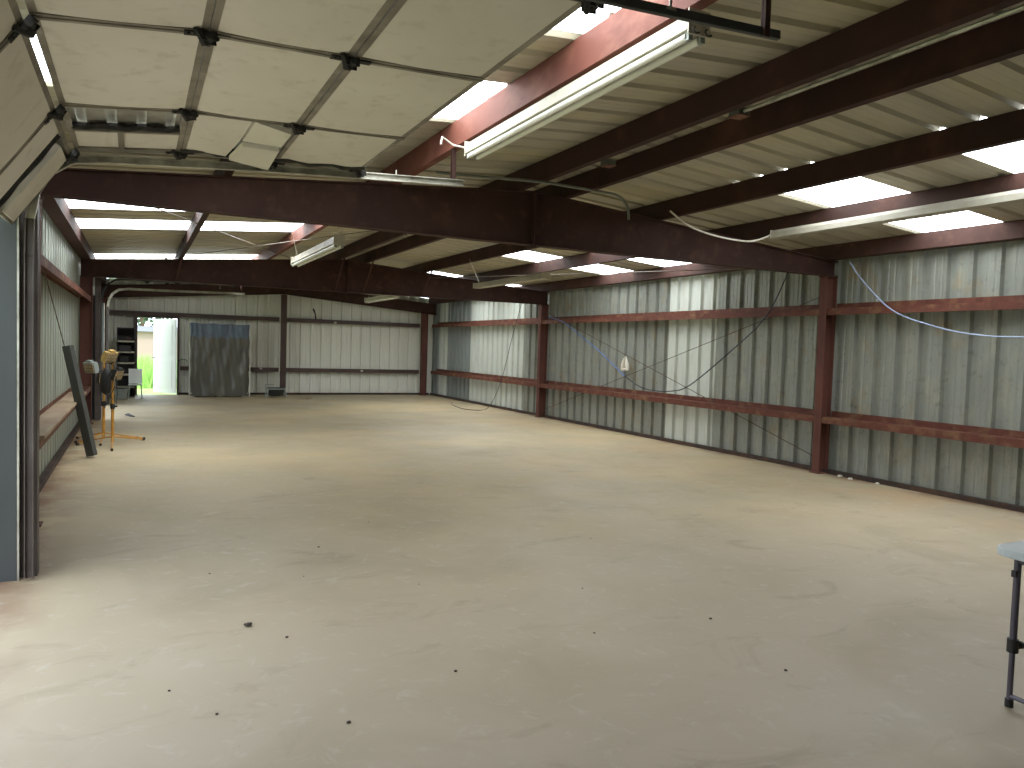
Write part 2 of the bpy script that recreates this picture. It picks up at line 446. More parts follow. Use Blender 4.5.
# ------------------------------------------------------------------ girts
def girt(y0, y1, z, side, label):
    """side R/L: runs along Y; web horizontal, lips vertical at the room side"""
    s = 1 if side == 'R' else -1
    xw = (XR-.002) if side == 'R' else (XL+.002)
    w = .19; mb = MB()
    prof = [(0,0),(0,.115),(-s*.004,.115),(-s*.004,.04),(-s*w,.04),(-s*w,-.048),(-s*(w-.012),-.048),(-s*(w-.012),-.044),(-s*(w-.004),-.044),(-s*(w-.004),.036),(-s*.004,.036),(-s*.004,0)]
    mb.prism([(px,0,pz) for px, pz in prof], (0,0,0), (0,y1-y0,0))
    o = mb.build('wall_girt', M['redgirt']); o.location = (xw, y0, z); tag(o, label, 'wall rail'); return o
ZG, ZL = 2.2, .74
for (y0, y1, wh) in ((YN+.05, 7.055, 'nearest the camera, right of the near column'), (7.175, 14.975, 'between the two right-hand columns'), (15.095, 22.1, 'in the far right corner bay')):
    girt(y0, y1, ZG, 'R', 'upper rusty red rail on the right wall, ' + wh)
    girt(y0, y1, ZL, 'R', 'lower rusty red rail on the right wall, ' + wh)
girt(5.78, 7.055, ZG, 'L', 'short upper red rail on the left wall between the garage door jamb and first column')
girt(7.175, 14.975, ZG, 'L', 'long upper red rail on the left wall')
girt(5.78, 7.055, .64, 'L', 'short lower red rail on the left wall behind the garage door jamb')
girt(7.175, 14.975, .64, 'L', 'long lower red rail on the left wall under the loose board')
def girt_x(x0, x1, z, label):
    w = .19; mb = MB(); yw = YF-.002
    prof = [(0,.03),(0,-.035),(-.004,-.035),(-.004,-.004),(-(w-.004),-.004),(-(w-.004),-.038),(-w,-.038),(-w,.034),(-(w-.004),.034),(-(w-.004),0),(-.004,0),(-.004,.03)]
    mb.prism([(0,py,pz*1.6) for py, pz in prof], (x0,yw,z), (x1,yw,z))
    o = mb.build('wall_girt', M['darkred'], origin=(x0,yw,z)); tag(o, label, 'wall rail'); return o
girt_x(XL+.25, 3.68, 2.2, 'upper brown rail on the far wall over the doorway')
girt_x(3.84, XR-.5, 2.2, 'upper brown rail on the far wall right of the middle post')
girt_x(1.06, 3.68, .74, 'lower brown rail on the far wall behind the wrapped stack')
girt_x(3.84, XR-.5, .74, 'lower brown rail on the far wall right of the middle post')

# far doorway: frame and outward-opened white leaf
mb = MB(); mb.box(-.09, 0, YF-.19, YF+.04, 0, 2.17); mb.box(FD[1], FD[1]+.05, YF-.19, YF+.04, 0, 2.17); mb.box(0, FD[1], YF-.1, YF+.04, 2.1, 2.17)
o = mb.build('trim_1', M['darkred']); tag(o, kind='structure')
root = empty('door_3', (.96, YF+.06, 0)); tag(root, kind='structure')
a = math.radians(55); hd = V((-math.cos(a), math.sin(a), 0)); nn = V((math.sin(a), math.cos(a), 0))
h0 = V((.96, YF+.06, 0))
mb = MB(); mb.obox(h0 + hd*.47 + V((0,0,1.05)), hd, nn, (0,0,1), .47, .02, 1.03)
for zc, hz in ((.55,.38),(1.5,.42)): mb.obox(h0 + hd*.47 - nn*.022 + V((0,0,zc)), hd, nn, (0,0,1), .33, .006, hz)
mb.build('door_leaf', M['doorwhite'], root, bevel=.004)
mb = MB(); p = h0 + hd*.87 - nn*.03 + V((0,0,1.0)); mb.tube([p+nn*.01, p-nn*.05], .012); mb.lathe(p-nn*.06-V((0,0,.02)), [(.005,0),(.028,.01),(.03,.025),(.02,.04)], 12)
mb.build('door_knob', M['steel'], root, smooth=True)

# ------------------------------------------------------------------ overhead sectional doors
PROF = [(-.735, 2.255), (-.385, 2.775), (.245, 2.845), (.83, 2.86), (1.46, 2.885)]
STL = [2.335, 3.29, 4.46, 5.45]
def overhead(name, dy, dz, detail, PROF=PROF):
    root = empty(name, (XL, 3.9+dy, 0)); tag(root, kind='structure')
    for s in range(4):
        A = V((PROF[s][0], 0, PROF[s][1]+dz)); B = V((PROF[s+1][0], 0, PROF[s+1][1]+dz))
        t = (B-A).normalized(); L = (B-A).length; n = V((t.z, 0, -t.x))   # n points down into the room
        if n.z > 0: n = -n
        g0 = .004 if (s != 1 or not detail) else .02; g1 = L - .004
        if s == 0 and detail: g1 = L-.055
        foam = M['foam'] if detail else M['darkunder']; frm = M['frame'] if detail else M['darkunder']
        P = lambda u, y, d: A + t*u + V((0, y+dy, 0)) + n*d
        def bx(mb, u0, u1, y0, y1, d0, d1, mi=0):
            mb.hexa([P(u0,y0,d0),P(u1,y0,d0),P(u1,y1,d0),P(u0,y1,d0),P(u0,y0,d1),P(u1,y0,d1),P(u1,y1,d1),P(u0,y1,d1)], mi)
        # steel skin, lightly grooved along the door width
        mb = MB(); k = 12
        us = [g0 + (g1-g0)*i/k for i in range(k+1)]
        for i, (ua, ub) in enumerate(zip(us, us[1:])):
            d = -.014 if i % 3 == 1 else 0
            bx(mb, ua, ub, STL[0]-.02, STL[3]+.02, d-.003, d)
        sec = mb.build('door_section', M['skin'], root)
        mb = MB()
        for i, y in enumerate(STL):
            hw = .028 if i in (1, 2) else .04
            bx(mb, g0, g1, y-hw, y+hw, .001, .05)
            if i in (1, 2): bx(mb, g0, g1, y-.006, y+.006, .05, .054)
        for i in range(3):
            y0, y1 = STL[i], STL[i+1]
            bx(mb, g0, g0+.028, y0+.03, y1-.03, .001, .046)
            bx(mb, g1-.028, g1, y0+.03, y1-.03, .001, .046)
        if detail and s == 1:   # loose cross rail and middle stile in the bare bay
            bx(mb, g0+.022, g1-.022, 4.96, 4.99, .001, .05)
            bx(mb, .27, .30, 4.99, 5.41, .001, .05)
        fr = mb.build('section_frame', frm, sec)
        for i in range(3):
            y0, y1 = STL[i]+.03, STL[i+1]-.03
            if i == 2 and detail: y1 -= .05
            if detail and s == 1 and i == 2:
                for u0, u1 in ((g0+.024,.268),(.302,g1-.024)):
                    mb = MB(); bx(mb, u0, u1, 5.0, 5.4, .02, .04); mb.build('foam_panel', foam, sec)
                continue
            if detail and s == 2 and i == 2: continue
            if detail and s == 0 and i == 2:
                mb = MB(); bx(mb, g0+.02, g1-.02, y0, 4.86, .012, .042); mb.build('foam_panel', foam, sec)
                mb = MB(); bx(mb, g0+.02, g1-.06, 5.05, y1+.04, .012, .06); mb.build('foam_panel', foam, sec)
                continue
            mb = MB()
            # very slightly bowed board
            K = 6
            for q in range(K):
                ua, ub = g0+.023+(g1-g0-.046)*q/K, g0+.023+(g1-g0-.046)*(q+1)/K
                da = .043 + .006*math.sin(math.pi*q/K); db = .043 + .006*math.sin(math.pi*(q+1)/K)
                mb.hexa([P(ua,y0,.012),P(ub,y0,.012),P(ub,y1,.012),P(ua,y1,.012),P(ua,y0,da),P(ub,y0,db),P(ub,y1,db),P(ua,y1,da)])
            mb.build('foam_panel', foam, sec)
        if detail and s == 2:   # cracked, sagging board in three pieces
            def slab(pts, th):
                mb = MB(); lo = [P(u,y,d+th) for u, y, d in pts]; up = [P(u,y,d) for u, y, d in pts]
                n_ = len(pts); i0 = len(mb.v); mb.v += [tuple(p) for p in up+lo]
                mb.f.append(tuple(range(n_))); mb.m.append(0); mb.f.append(tuple(range(n_, 2*n_))[::-1]); mb.m.append(0)
                for k_ in range(n_):
                    l_ = (k_+1) % n_; mb.f.append((k_, l_, n_+l_, n_+k_)); mb.m.append(0)
                return mb.build('foam_panel', foam, sec)
            slab([(.03,4.49,.012),(.33,4.49,.015),(.31,4.93,.03),(.27,5.36,.035),(.03,5.34,.02)], .028)
            slab([(.345,4.50,.018),(g1-.03,4.55,.05),(g1-.04,4.84,.06),(.325,4.92,.03)], .028)
            slab([(.325,4.93,.06),(g1-.04,4.91,.07),(g1-.05,5.3,.11),(.285,5.3,.07)], .028)
        # black strips put in where the far bay's gaps lie in shade
        mb = MB(); y = STL[3]-.085
        if s == 0: mb.tube([P(g0+(g1-g0)*q/6, 4.96, .03+.004*math.sin(q*2.1)) for q in range(7)], .018, 6)
        elif s == 1: mb.tube([P(g0+.02+(g1-g0-.04)*q/8, 4.93, .03+.006*math.sin(q*2.1)) for q in range(9)], .02, 6)
        else: mb.tube([P(g0+(g1-g0)*q/8, y+.03*math.sin(q*1.7+s), .035+.006*math.sin(q*2.3)) for q in range(9)], .028, 7)
        if detail: mb.build('gap_shade_strip', M['black'], sec)
        # hinges where this section meets the next
        if s < 3 or True:
            for i, y in enumerate(STL):
                if s == 3 and i in (1, 2): continue
                mb = MB(); e = g1
                bx(mb, e-.09, e-.012, y-.022, y+.022, .05, .056)
                if s < 3: bx(mb, e+.02, e+.085, y-.018, y+.018, .05, .057)
                for oy in (-.026, .026): bx(mb, e-.03, e+.03, y+oy-.004, y+oy+.004, .05, .085)
                c0, c1 = P(e, y-.045, .072), P(e, y+.045, .072)
                mb.tube([c0, c1], .014, 8)
                for uu in (-.075, -.05): mb.tube([P(e+uu, y-.012, .056), P(e+uu, y-.012, .064)], .007, 6)
                mb.tube([P(e-.05, y-.05, .05), P(e-.02, y, .082), P(e+.04, y+.04, .052)], [.012,.02,.01], 6)
                mb.build('hinge', M['black'], sec)
    # tracks
    for k, (yt, inner) in enumerate(((STL[3]+.075, -1), (STL[0]-.075, 1))):
        y = yt + dy
        pth = [(-.605, .02), (-.605, 2.05), (-.6, 2.28), (-.57, 2.45), (-.5, 2.58), (-.38, 2.67), (-.2, 2.70), (.75, 2.775 if detail else 2.71), (2.3, 2.865 if detail else 2.74)]
        pts = [V((x, y, z+(dz if z > 1 else 0))) for x, z in pth]
        tw = .024 if k == 0 else .016; fl = .016 if k == 0 else .009
        mb = MB(); vert = MB()
        full = mb
        for qi, (p, q) in enumerate(zip(pts, pts[1:])):
            mb = vert if qi < 2 else full
            t = (q-p).normalized(); nrm = V((-t.z, 0, t.x))
            e = t*.004
            mb.obox((p+q)/2, t, (0,1,0), nrm, (q-p).length/2+.003, .003, tw)
            mb.obox((p+q)/2 + nrm*(tw-.002) + V((0,inner*fl,0)), t, (0,1,0), nrm, (q-p).length/2+.003, fl, .003)
            mb.obox((p+q)/2 - nrm*(tw-.002) + V((0,inner*fl,0)), t, (0,1,0), nrm, (q-p).length/2+.003, fl, .003)
        mb = full; mb.build('track', M['steel' if k == 0 else 'greysteel'], root); vert.build('vertical_track', M['brownsteel'], root)
        if k == 0 and detail:
            mb = MB(); mb.tube([V((-.33+i*.163, y-.03, 2.80+dz+.01*i*.8)) + V((0,0,.012*math.sin(i*.6))) for i in range(12)], .022, 10)
            mb.build('edge_seal_tube', M['sealgrey'], root, smooth=True)
        mb = MB(); xe = 2.22
        mb.box(xe-.02, xe+.02, y+.004*(-inner), y+.008*(-inner), 2.84+dz, 3.13); mb.box(xe-.02, xe-.016, y-.02*inner, y+.004, 2.84+dz, 3.13)
        mb.build('hanger_strap', M['red'], root)
        mb = MB(); mb.tube([(1.75, y, 2.84+dz), (1.75, y, 2.9+dz)], .006, 6); mb.box(1.73,1.77,y-.01,y+.01,2.835+dz,2.845+dz); mb.build('track_bolt', M['steel'], root)
    return root
overhead('door_1', 0, 0, True)
overhead('door_2', 13.5, -.06, False, [(-.42,2.93),(.2,2.94),(.82,2.95),(1.44,2.955),(2.04,2.96)])

# jambs of the overhead openings
def jamb(n, y, side, top):
    # side +1: opening lies at smaller y
    mb = MB()
    mb.box(XL-.05, -.665, y, y+side*.012, 0, top)               # flat sheet facing the opening
    mb.box(-.675, -.665, y, y+side*.12, 0, top)
    mb.box(-.672, -.66, y-side*.004, y, 0, top, 1)
    o = mb.build('trim_%d' % n, [M['greysteel'], M['steel']]); tag(o, kind='structure')
def jpost(n, y, top, m='brownsteel'):
    mb = MB(); mb.box(-.665+.002, -.57, y+.04, y+.052, 0, top); mb.box(-.58, -.57, y+.052, y+.15, 0, top); mb.box(-.663, -.653, y+.052, y+.15, 0, top)
    for z in (.25, .55, 1.2, 1.9): mb.tube([(-.62, y+.04, z), (-.62, y+.03, z)], .012, 8)
    o = mb.build('trim_%d' % n, M[m]); tag(o, kind='structure')
jamb(2, D1[1]+.02, 1, 2.33); jpost(3, D1[1]+.045, 2.9)
jamb(4, D1[0]-.02, -1, 2.33)
jamb(5, D2[0]-.02, -1, 2.3)
mb = MB(); mb.box(-.7, -.61, D2[0]-.16, D2[0]-.03, 0, 2.85); tag(mb.build('trim_6', M['brownsteel'], bevel=.004), kind='structure')
jamb(7, D2[1]+.02, 1, 2.3)
mb = MB(); mb.box(XL-.04, XL+.08, D1[0], D1[1], 2.33, 2.36); mb.box(XL+.07, XL+.08, D1[0], D1[1], 2.36, 2.5); tag(mb.build('trim_8', M['greysteel']), kind='structure')
mb = MB(); mb.box(XL-.04, XL+.08, D2[0], D2[1], 2.28, 2.31); mb.box(XL+.07, XL+.08, D2[0], D2[1], 2.31, 2.45); tag(mb.build('trim_9', M['greysteel']), kind='structure')

# ------------------------------------------------------------------ strip lights
def strip_light(c0, c1, label, tubes=2, w=.12, hang=(), hood=False):
    """c0 near end, c1 far end (bottom centre of the channel); built along Y"""
    c0, c1 = V(c0), V(c1); root = empty('strip_light', c0); tag(root, label, 'ceiling light')
    mb = MB(); x, z = c0.x, c0.z; y0, y1 = c0.y, c1.y
    hw = w/2
    prof = [(-hw,.0),(-hw,.008),(-.03,.03),(-.03,.085),(.03,.085),(.03,.03),(hw,.008),(hw,0)] if tubes else [(-hw,0),(-hw,.055),(-hw+.012,.085),(hw-.012,.085),(hw,.055),(hw,0)]
    mb.prism([(px,0,pz) for px, pz in prof], (x,y0,z), (x,y1,z))
    mb.build('housing', M['bronze' if tubes else 'oldlight'], root)
    for y in (y0-.004, y1+.004):
        mb = MB(); mb.box(x-hw-.002, x+hw+.002, y-.004, y+.004, z-(.02 if tubes else .002), z+.09)
        mb.build('end_plate', M['bronze'], root)
    for k in range(tubes):
        tx = x + (-.035 if k == 0 else .035)
        mb = MB(); mb.tube([(tx, y0+.03, z-.022), (tx, y1-.03, z-.022)], .019, 12); mb.build('tube', M['tube'], root, smooth=True)
        for y in (y0+.02, y1-.02):
            mb = MB(); mb.box(tx-.012, tx+.012, y-.012, y+.012, z-.042, z+.002); mb.build('lamp_holder', M['bing'], root)
    for (y, tx, ty, tz) in hang:
        mb = MB(); mb.tube([(x, y, z+.08), (tx, ty, tz)], .004, 6); mb.build('hanging_wire', M['whitecord'], root)
    return root
L1 = strip_light((2.235, 2.68, 3.015), (2.235, 5.2, 3.015), 'white twin-tube strip light under the sunlit reddish purlin, top centre', hang=((3.0,2.25,3.0,3.12),(4.9,2.25,4.9,3.12)))
for ox in (-.035, .035):
    mb = MB(); mb.tube([V((2.235+ox, 2.66, 3.005)) + V((.016*math.cos(t), -.002*i, .016*math.sin(t))) for i, t in enumerate([1.6+.5*k for k in range(9)])], .004, 6); mb.build('hook', M['rubber'], L1)
mb = MB(); mb.tube([(2.25,5.2,3.05),(2.12,5.3,3.09),(2.02,5.28,3.13),(1.99,5.22,3.06)], .007, 6); mb.build('loose_wire', M['whitecord'], L1, smooth=True)
strip_light((6.58, 1.5, 2.935), (6.58, 6.38, 2.935), 'long off-white strip light at the right, under the purlin between the two near skylights', tubes=0, hang=((1.9,6.7,1.9,3.02),(3.9,6.7,3.9,3.02),(6.0,6.7,6.0,3.02)), w=.15)
strip_light((1.9, 7.9, 2.62), (1.9, 10.35, 2.62), 'bright twin-tube strip light hanging on wires left of centre, just past the near rafter', hang=((8.0,2.15,8.0,3.12),(10.2,1.75,10.0,3.1)))
strip_light((5.3, 9.5, 2.60), (5.3, 11.95, 2.60), 'strip light hanging on wires beneath the right-hand purlins in the middle bay', hang=((9.7,5.35,9.7,3.12),(11.85,5.2,12.1,3.12)), tubes=0, w=.15)
strip_light((5.25, 16.35, 2.66), (5.25, 18.8, 2.66), 'small distant strip light in the last bay, seen under the second rafter', hang=((16.6,5.3,16.6,3.12),(18.6,5.3,18.6,3.12)))

# ------------------------------------------------------------------ wires, rods, conduit
def wire(name, pts, r, m, label, cat, n=6):
    # catmull-rom smoothing
    P = [V(p) for p in pts]; out = []
    for i in range(len(P)-1):
        p0, p1, p2, p3 = P[max(i-1,0)], P[i], P[i+1], P[min(i+2,len(P)-1)]
        for k in range(6):
            t = k/6
            out.append(.5*((2*p1)+(p2-p0)*t+(2*p0-5*p1+4*p2-p3)*t*t+(3*p1-p0-3*p2+p3)*t**3))
    out.append(P[-1])
    mb = MB(); mb.tube(out, r, n); o = mb.build(name, M[m], origin=tuple(P[0]), smooth=True); tag(o, label, cat); return o
wire('extension_cord', [(8.2,6.665,2.82),(8.2,6.47,2.577),(8.2,6.03,2.184),(8.2,5.53,1.994),(8.2,5.06,1.889),(8.2,4.5,1.856),(8.2,3.6,1.9),(8.2,2.6,2.1),(8.2,2.0,2.24)], .009, 'palecord', 'pale blue cord sagging across the near right wall', 'cord')
wire('extension_cord', [(8.25,14.6,2.3),(8.25,13.95,2.179),(8.25,13.2,1.87),(8.25,12.46,1.555),(8.25,11.6,1.116)], .01, 'bluecord', 'bright blue cord dropping from the middle right column to its plug', 'cord')
wire('hanging_cable', [(8.25,11.6,1.116),(8.25,11.2,.97),(8.25,10.8,.901),(8.25,10.2,.92),(8.25,9.72,1.054),(8.25,8.82,1.622),(8.25,8.13,2.135),(8.25,7.78,2.68),(8.25,7.72,2.86)], .01, 'darkcord', 'dark cable sagging in a curve across the middle right wall bay', 'cord')
wire('hanging_cable', [(8.24,15.86,2.86),(8.24,16.0,2.5),(8.24,16.33,1.903),(8.24,16.82,.894),(8.15,17.1,.28),(7.95,17.1,.02),(7.55,16.8,.012),(7.35,17.3,.012),(7.6,18.6,.012),(7.9,19.3,.012)], .008, 'darkcord', 'thin dark cable hanging in the last right bay and looping onto the floor', 'cord')
def rod(a, c, m, label, r=.006):
    mb = MB(); mb.tube([a, c], r, 8)
    for p in (a, c): mb.lathe(V(p)-V((0,0,.012)), [(.02,0),(.02,.024)], 6)
    o = mb.build('brace_rod', M[m], origin=a); tag(o, label, 'brace rod'); return o
rod((8.36,14.9,.18), (8.36,7.2,2.42), 'rod', 'thin rusty brace rod rising toward the near right column in the middle bay')
rod((8.38,14.9,2.42), (8.38,7.2,.2), 'rod', 'thin rusty brace rod falling toward the foot of the near right column')
rod((-.86,8.2,2.5), (-.86,14.5,.38), 'rod', 'dark brace rod slanting down the left wall over the board')
rod((-.7,7.3,3.0-.05), (2.85,14.9,3.12), 'palerod', 'pale roof brace rod running from the left eave toward the second rafter', .007)
rod((.45,14.9,3.0), (4.1,7.3,3.16), 'palerod', 'pale roof brace rod crossing the other one below the left skylights', .007)
rod((8.1,7.6,2.82), (5.5,14.9,3.0), 'palerod', 'pale roof brace rod crossing under the distant right-hand skylights', .006)
wire('conduit', [(2.4,6.4,3.14),(2.73,6.4,3.15),(3.47,6.4,3.19),(4.16,6.4,3.18),(4.38,6.4,3.165),(4.5,6.4,3.08),(4.53,6.4,2.94)], .014, 'conduit', 'grey conduit crossing in front of the near rafter and bending down', 'conduit', 8)
wire('light_wire', [(5.1,6.45,3.1),(5.34,6.4,2.95),(5.77,6.4,2.878),(6.2,6.4,2.87),(6.42,6.4,2.93),(6.54,6.41,2.98)], .01, 'whitecord', 'pale wire looping from the near rafter to the long strip light', 'wire')
wire('conduit', [(3.68,1.4,3.235),(3.68,2.5,3.235),(3.68,3.9,3.235)], .012, 'steel', 'pale conduit beside the left ridge purlin at the top edge', 'conduit', 8)
# junction boxes on the ridge
def jbox(c, label):
    root = empty('junction_box', c); tag(root, label, 'junction box'); x, y, z = c
    mb = MB(); mb.box(x-.05, x+.05, y-.05, y+.05, z-.05, z); mb.build('box', M['conduit'], root, bevel=.004)
    mb = MB(); mb.box(x-.054, x+.054, y-.054, y+.054, z-.054, z-.05)
    mb.tube([(x-.03,y,z-.054),(x-.03,y,z-.06)], .006, 6); mb.tube([(x+.03,y,z-.054),(x+.03,y,z-.06)], .006, 6); mb.build('cover', M['redgirt'], root)
jbox((3.69, 3.96, 3.265), 'small junction box at the end of the pale ridge conduit')
jbox((3.72, 5.6, 3.265), 'small junction box between the ridge purlins nearer the rafter')

# ------------------------------------------------------------------ folding table (right edge)
T = empty('folding_table', (4.35, 1.62, 0)); tag(T, 'pale plastic folding table with grey metal legs at the right edge', 'table')
mb = MB(); x0, x1, y0, y1 = 3.475, 5.26, 1.25, 2.0; r = .09
def rrect(x0, x1, y0, y1, r, n=6):
    out = []
    for cx, cy, a0 in ((x1-r,y1-r,0),(x0+r,y1-r,90),(x0+r,y0+r,180),(x1-r,y0+r,270)):
        for k in range(n+1):
            a = math.radians(a0+90*k/n); out.append((cx+r*math.cos(a), cy+r*math.sin(a)))
    return out
rr = rrect(x0, x1, y0, y1, r)
mb.prism([(p[0], p[1], 0) for p in rr], (0,0,.705), (0,0,.742)); mb.build('tabletop', M['tabletop'], T, bevel=.006)
for s, xl in ((0, 3.586), (1, 5.104)):
    for yl in (1.93, 1.33):
        mb = MB(); mb.tube([(xl, yl, .03), (xl, yl, .34)], .0125, 10); mb.tube([(xl, yl, .26), (xl, yl, .70)], .0155, 10)
        leg = mb.build('leg', M['tableleg'], T, smooth=True)
        mb = MB(); mb.tube([(xl, yl, .255), (xl, yl, .315)], .024, 10); mb.tube([(xl, yl, .285), (xl+.03, yl-.01, .285)], .012, 8); mb.tube([(xl+.03, yl-.01, .285), (xl+.045, yl-.012, .285)], .018, 8)
        mb.build('height_knob', M['rubber'], leg, smooth=True)
        mb = MB(); mb.tube([(xl, yl, 0), (xl, yl, .035)], .018, 10); mb.build('rubber_foot', M['rubber'], leg, smooth=True)
        mb = MB(); mb.box(xl-.03, xl-.012, yl-.01, yl+.01, .605, .635); mb.build('latch', M['rubber'], leg)
    for zc in (.05, .675):
        mb = MB(); mb.tube([(xl, 1.93, zc), (xl, 1.33, zc)], .0115, 8); mb.build('crossbar', M['tableleg'], T, smooth=True)
    mb = MB(); sx = 1 if s == 0 else -1
    mb.tube([(xl, 1.63, .675), (xl+sx*.5, 1.63, .69)], .009, 8); mb.build('leg_brace', M['tableleg'], T, smooth=True)

# ------------------------------------------------------------------ left side objects
mb = MB()
pth = [(-.9,-.70,7.3,.678)]
mb.hexa([(-.905,7.3,.684),(-.69,7.3,.684),(-.68,12.9,.684),(-.905,12.9,.684),(-.905,7.3,.714),(-.69,7.3,.714),(-.68,12.9,.714),(-.905,12.9,.714)])
o = mb.build('loose_board', M['board'], origin=(-.8,10,.69), bevel=.003); tag(o, 'weathered tan board lying along the lower rail of the left wall', 'board')
mb = MB(); a_, c_ = V((-.49,10.92,.0)), V((-.77,10.98,1.43)); t = (c_-a_).normalized(); sd = V((1,-.45,0)).normalized(); sd = (sd - t*sd.dot(t)).normalized(); fd = t.cross(sd)
# hollow channel: back plate with two side flanges
mb.obox((a_+c_)/2+V((0,0,.012)), t, sd, fd, .715, .046, .006)
for q in (-1, 1): mb.obox((a_+c_)/2 + sd*q*.042 - fd*.045 + V((0,0,.012)), t, sd, fd, .715, .006, .045)
mb.obox((a_+c_)/2 - fd*.09 + V((0,0,.012)), t, sd, fd, .715, .046, .006)
o = mb.build('steel_beam', M['plankdark'], origin=tuple(a_)); tag(o, 'dark steel box beam leaning against the left wall beside the yellow stands', 'beam')

def lamp_head(mb_h, mb_g, mb_w, c, d, sc=1.):
    c = V(c); d = V(d).normalized(); s = d.cross(V((0,0,1))).normalized(); u = s.cross(d)
    mb_h.obox(c, d, s, u, .035*sc, .11*sc, .085*sc); mb_h.obox(c-d*.05*sc, d, s, u, .02*sc, .08*sc, .06*sc)
    mb_h.obox(c+u*.1*sc, d, s, u, .03*sc, .05*sc, .015*sc)
    mb_g.obox(c+d*.037*sc, d, s, u, .004, .095*sc, .07*sc)
    for k in range(-3, 4): mb_w.tube([c+d*.055*sc+s*k*.03*sc-u*.08*sc, c+d*.06*sc+s*k*.03*sc, c+d*.055*sc+s*k*.03*sc+u*.08*sc], .0025, 5)
    for k in (-1, 0, 1): mb_w.tube([c+d*.057*sc-s*.105*sc+u*k*.05*sc, c+d*.057*sc+s*.105*sc+u*k*.05*sc], .0025, 5)
def work_stand(px, py, feet, ht, label, heads):
    root = empty('work_light_stand', (px, py, 0)); tag(root, label, 'work light stand')
    mb = MB(); mb.tube([(px,py,.05),(px,py,.56)], .021, 10); mb.build('pole', M['yellow'], root, smooth=True)
    mb = MB(); mb.tube([(px,py,.5),(px,py,ht)], .016, 10); mb.build('pole', M['yellow'], root, smooth=True)
    mb = MB(); mb.tube([(px,py,.53),(px,py,.6)], .032, 10); mb.tube([(px,py,.565),(px+.06,py-.02,.565)], .012, 8); mb.build('clamp_knob', M['rubber'], root, smooth=True)
    for fx, fy in feet:
        mb = MB(); d = (V((fx,fy,0))-V((px,py,0)))
        mb.tube([(px,py,.13),(px+d.x*.5,py+d.y*.5,.075),(fx,fy,.02)], .010, 8); leg = mb.build('leg', M['yellow'], root, smooth=True)
        mb = MB(); mb.tube([(fx-d.x*.04,fy-d.y*.04,.02),(fx+d.x*.03,fy+d.y*.03,.018)], .018, 8); mb.build('rubber_foot', M['rubber'], leg, smooth=True)
    for (c, d, body) in heads:
        h, g, w = MB(), MB(), MB(); lamp_head(h, g, w, c, d, .95)
        hh = h.build('lamp_head', M[body], root, bevel=.006); g.build('lens', M['glass'], hh); w.build('wire_guard', M['rubber'], hh)
        mb = MB(); mb.tube([(px,py,min(ht, c[2])-.06), V(c)-V(d).normalized()*.07-V((0,0,.08)), V(c)-V((0,0,.09))], .01, 6); mb.build('bracket', M['rubber'], root, smooth=True)
    return root
wa = work_stand(-.31, 12.0, [(-.30,11.42),(.09,12.5),(-.78,12.35),(.0,12.75)], 1.22, 'yellow tripod work light stand standing nearer, right one of the pair',
           [((-.35,11.95,1.27),(.8,-.7,-.5),'lampyellow'),((-.26,12.02,1.02),(.9,-.5,-.4),'rubber')])
wb = work_stand(-.44, 12.5, [(-.80,12.9),(.10,12.62),(-.46,12.0),(-.75,12.1)], 1.16, 'yellow tripod work light stand behind and left of the other, by the column',
           [((-.60,12.4,1.1),(-.9,-.8,-.3),'bing'),((-.42,12.45,.95),(.4,-1,-.3),'rubber')])
def sag(pts, parent, m='rubber', r=.007):
    mb = MB(); mb.tube(pts, r, 6); mb.build('power_cord', M[m], parent, smooth=True)
sag([(-.31,11.97,1.2),(-.27,11.94,1.0),(-.25,11.93,.75),(-.26,11.95,.62),(-.33,11.94,.7),(-.35,11.96,.95)], wa)
sag([(-.30,11.96,1.1),(-.36,11.9,.95),(-.38,11.92,.8),(-.34,11.94,.72),(-.28,11.94,.85)], wa)
sag([(-.44,12.46,1.1),(-.40,12.42,.85),(-.38,12.42,.6),(-.42,12.44,.5),(-.47,12.43,.62),(-.49,12.45,.9)], wb)
# dark cloth bag of cords hung between the stands
mb = MB(); mb.lathe((-.40,12.22,.72), [(.02,0),(.07,.03),(.10,.14),(.085,.28),(.04,.36),(.015,.38)], 14, sx=.85, sy=.6)
o = mb.build('cord_bundle', M['rubber'], origin=(-.40,12.22,.72), smooth=True); tag(o, 'dark bundle of coiled cords hung between the two yellow stands', 'cord bundle')

